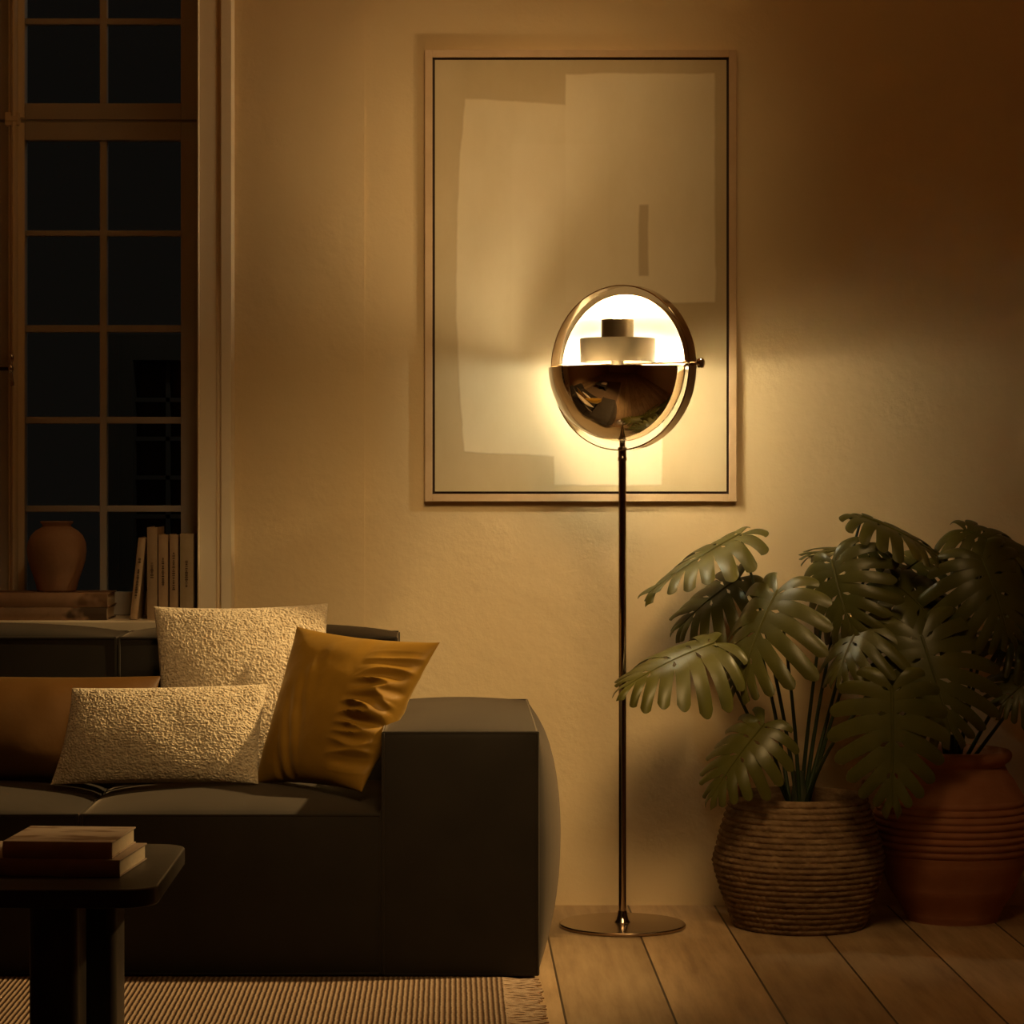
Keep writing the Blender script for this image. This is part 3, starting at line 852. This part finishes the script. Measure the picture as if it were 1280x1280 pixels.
# (plant, base px, base py, Yb, tip px, tip py, Yt, normal, width, arch, droop, stalk foot dx, bend px)
CAMN = Vector((0,-1,0))
LEAVES = [
 # basket plant
 (1, 925,668,6.17, 798,738,6.10, (-.10,-.10,1), .24, .10, .25, -.004, (.02,0,.03)),
 (1, 925,722,6.24, 836,782,6.24, (-.55,-.55,.75), .22, .18, .35, -.008, (.02,0,.03)),
 (1, 972,738,6.00, 912,862,5.92, (-.62,-.50,.62), .275, .15, .40, .000, (.015,0,.02)),
 (1, 892,804,5.98, 768,852,5.90, (-.22,-.50,.85), .235, .16, .55, -.010, (-.02,0,.05)),
 (1, 955,905,5.93, 878,998,5.87, (-.35,-.75,.55), .175, .20, .50, -.006, (-.02,-.02,.06)),
 (1, 1082,770,6.02, 1036,846,5.94, (-.62,-.5,.6), .20, .2, .5, .006, (.0,0,.03)),
 (1, 1040,700,6.05, 1062,800,5.97, (-.62,-.5,.6), .22, .2, .45, .004, (-.01,0,.03)),
 (1, 1090,684,6.17, 1010,690,6.12, (.05,-.18,1), .20, .10, .25, .006, (.01,0,.03)),
 (1, 1077,646,6.12, 1192,690,6.05, (.20,-.20,1), .20, .18, .25, .004, (-.02,0,.04)),
 (1, 1115,858,5.84, 1116,1024,5.80, (-.05,-1,.12), .225, .03, .25, .010, (-.03,-.06,.10)),
 # terracotta plant
 (2, 1205,662,6.12, 1300,700,6.05, (.15,-.55,.85), .22, .2, .4, .004, (-.01,0,.03)),
 (2, 1228,698,6.02, 1268,800,5.95, (.12,-.85,.45), .25, .2, .5, .010, (.01,0,.03)),
 (2, 1118,728,6.08, 1200,800,6.00, (.15,-.7,.65), .235, .22, .5, -.012, (-.02,0,.05)),
 (2, 1152,795,5.95, 1194,925,5.88, (-.12,-.88,.42), .285, .16, .5, -.006, (-.01,0,.08)),
 (2, 1302,782,6.10, 1238,812,6.04, (-.1,-.7,.7), .19, .2, .45, .014, (.02,0,.04)),
 (2, 1300,838,6.05, 1246,880,6.00, (-.15,-.75,.6), .17, .2, .45, .016, (.02,0,.03)),
 (2, 1150,700,6.22, 1085,745,6.18, (-.35,-.6,.75), .20, .2, .45, -.008, (-.01,0,.04)),
 (2, 1255,690,6.20, 1310,740,6.16, (.2,-.6,.8), .22, .2, .45, .008, (.01,0,.04)),
]
for k, (pl_, bx, by, yb2, tx, ty, yt, nr, W, ar, dr, fdx, bend) in enumerate(LEAVES):
    par, inv, cx0, cy0, z0_ = (plant1, inv1, BX, BY, .26) if pl_ == 1 else (plant2, inv2, PXc, PYc, .345)
    base = P(bx, by, yb2); tip = P(tx, ty, yt)
    make_leaf(par, inv, base, tip, nr, W, ar, dr, seed=k*13+5)
    q = k*2.4
    foot = Vector((cx0+fdx*1.6+.006*math.cos(q), cy0+.012*math.sin(q), z0_))
    stalk(par, inv, foot, base, bend)
for (par, inv, cx0, cy0, z0_, h, rr) in ((plant1, inv1, BX, BY, .255, .10, .020), (plant2, inv2, PXc, PYc, .34, .09, .018)):
    b = MB(); b.tube([(cx0, cy0, z0_), (cx0+.002, cy0, z0_+h*.4), (cx0, cy0, z0_+h)], [rr*1.1, rr, rr*.55], 16)
    o = b.build('stem', M['stem']); o.data.transform(inv); o.parent = par

# ------------------------------------------------------------------ light
w = bpy.data.worlds.new('night'); SC.world = w; w.use_nodes = True
bg = w.node_tree.nodes['Background']; bg.inputs['Color'].default_value = (.50,.42,.33,1); bg.inputs['Strength'].default_value = .008
def spot(loc, aim, energy, angle, blend, radius, color):  # added fill light out of view, not a fixture of the room
    l = bpy.data.lights.new('fill_spot', 'SPOT'); l.energy = energy; l.spot_size = math.radians(angle); l.spot_blend = blend
    l.shadow_soft_size = radius; l.color = color
    o = bpy.data.objects.new('fill_spot', l); COL.objects.link(o); o.location = loc
    o.rotation_euler = (Vector(aim)-Vector(loc)).to_track_quat('-Z', 'Y').to_euler(); return o
SPOT_E, WASH_E, FILL_E, ACC_E = 600, 12, 2.2, 430
spot((2.2, 5.72, 2.72), (-.42, 5.45, .42), SPOT_E, 38, 1, .05, (1, .67, .28))  # added to light cushions, arm and table books from the right
spot((.75, 5.15, 2.75), (.60, 5.35, 0), WASH_E, 66, 1, .25, (1, .66, .26))  # added wash to brighten the floor
spot((.40, 3.9, 2.75), (.12, 6.37, .60), ACC_E, 36, 1, .7, (1, .64, .26))  # added to widen the pool of light on the lower wall
spot((.25, 5.0, 2.78), (.20, 6.37, 1.86), 78, 38, 1, .4, (1, .64, .26))  # added to lift the picture and upper wall
cl = bpy.data.lights.new('fill_point', 'POINT'); cl.energy = FILL_E; cl.color = (1, .56, .19); cl.shadow_soft_size = .3  # added soft fill for the upper wall, no real lamp hangs here
clo = bpy.data.objects.new('fill_point', cl); COL.objects.link(clo); clo.location = (.15, 5.45, 2.5)
pl_ = bpy.data.lights.new('outdoor_fill', 'POINT'); pl_.energy = 10; pl_.color = (1, .9, .7); pl_.shadow_soft_size = .1  # invented outdoor light, added so the facade shows through the panes
plo = bpy.data.objects.new('outdoor_fill', pl_); COL.objects.link(plo); plo.location = (.4, 8.6, 3.2)
SC.view_settings.view_transform = 'Standard'; SC.view_settings.look = 'None'
SC.view_settings.exposure = 0; SC.view_settings.gamma = 1; SC.view_settings.use_curve_mapping = False
cy = SC.cycles
cy.use_denoising = True
try: cy.denoiser = 'OPENIMAGEDENOISE'; cy.denoising_input_passes = 'RGB_ALBEDO_NORMAL'; cy.denoising_prefilter = 'ACCURATE'
except Exception: pass
cy.max_bounces = 10; cy.diffuse_bounces = 7; cy.glossy_bounces = 5; cy.transparent_max_bounces = 10
cy.caustics_reflective = False; cy.caustics_refractive = False
cy.sample_clamp_indirect = 60; cy.blur_glossy = 1
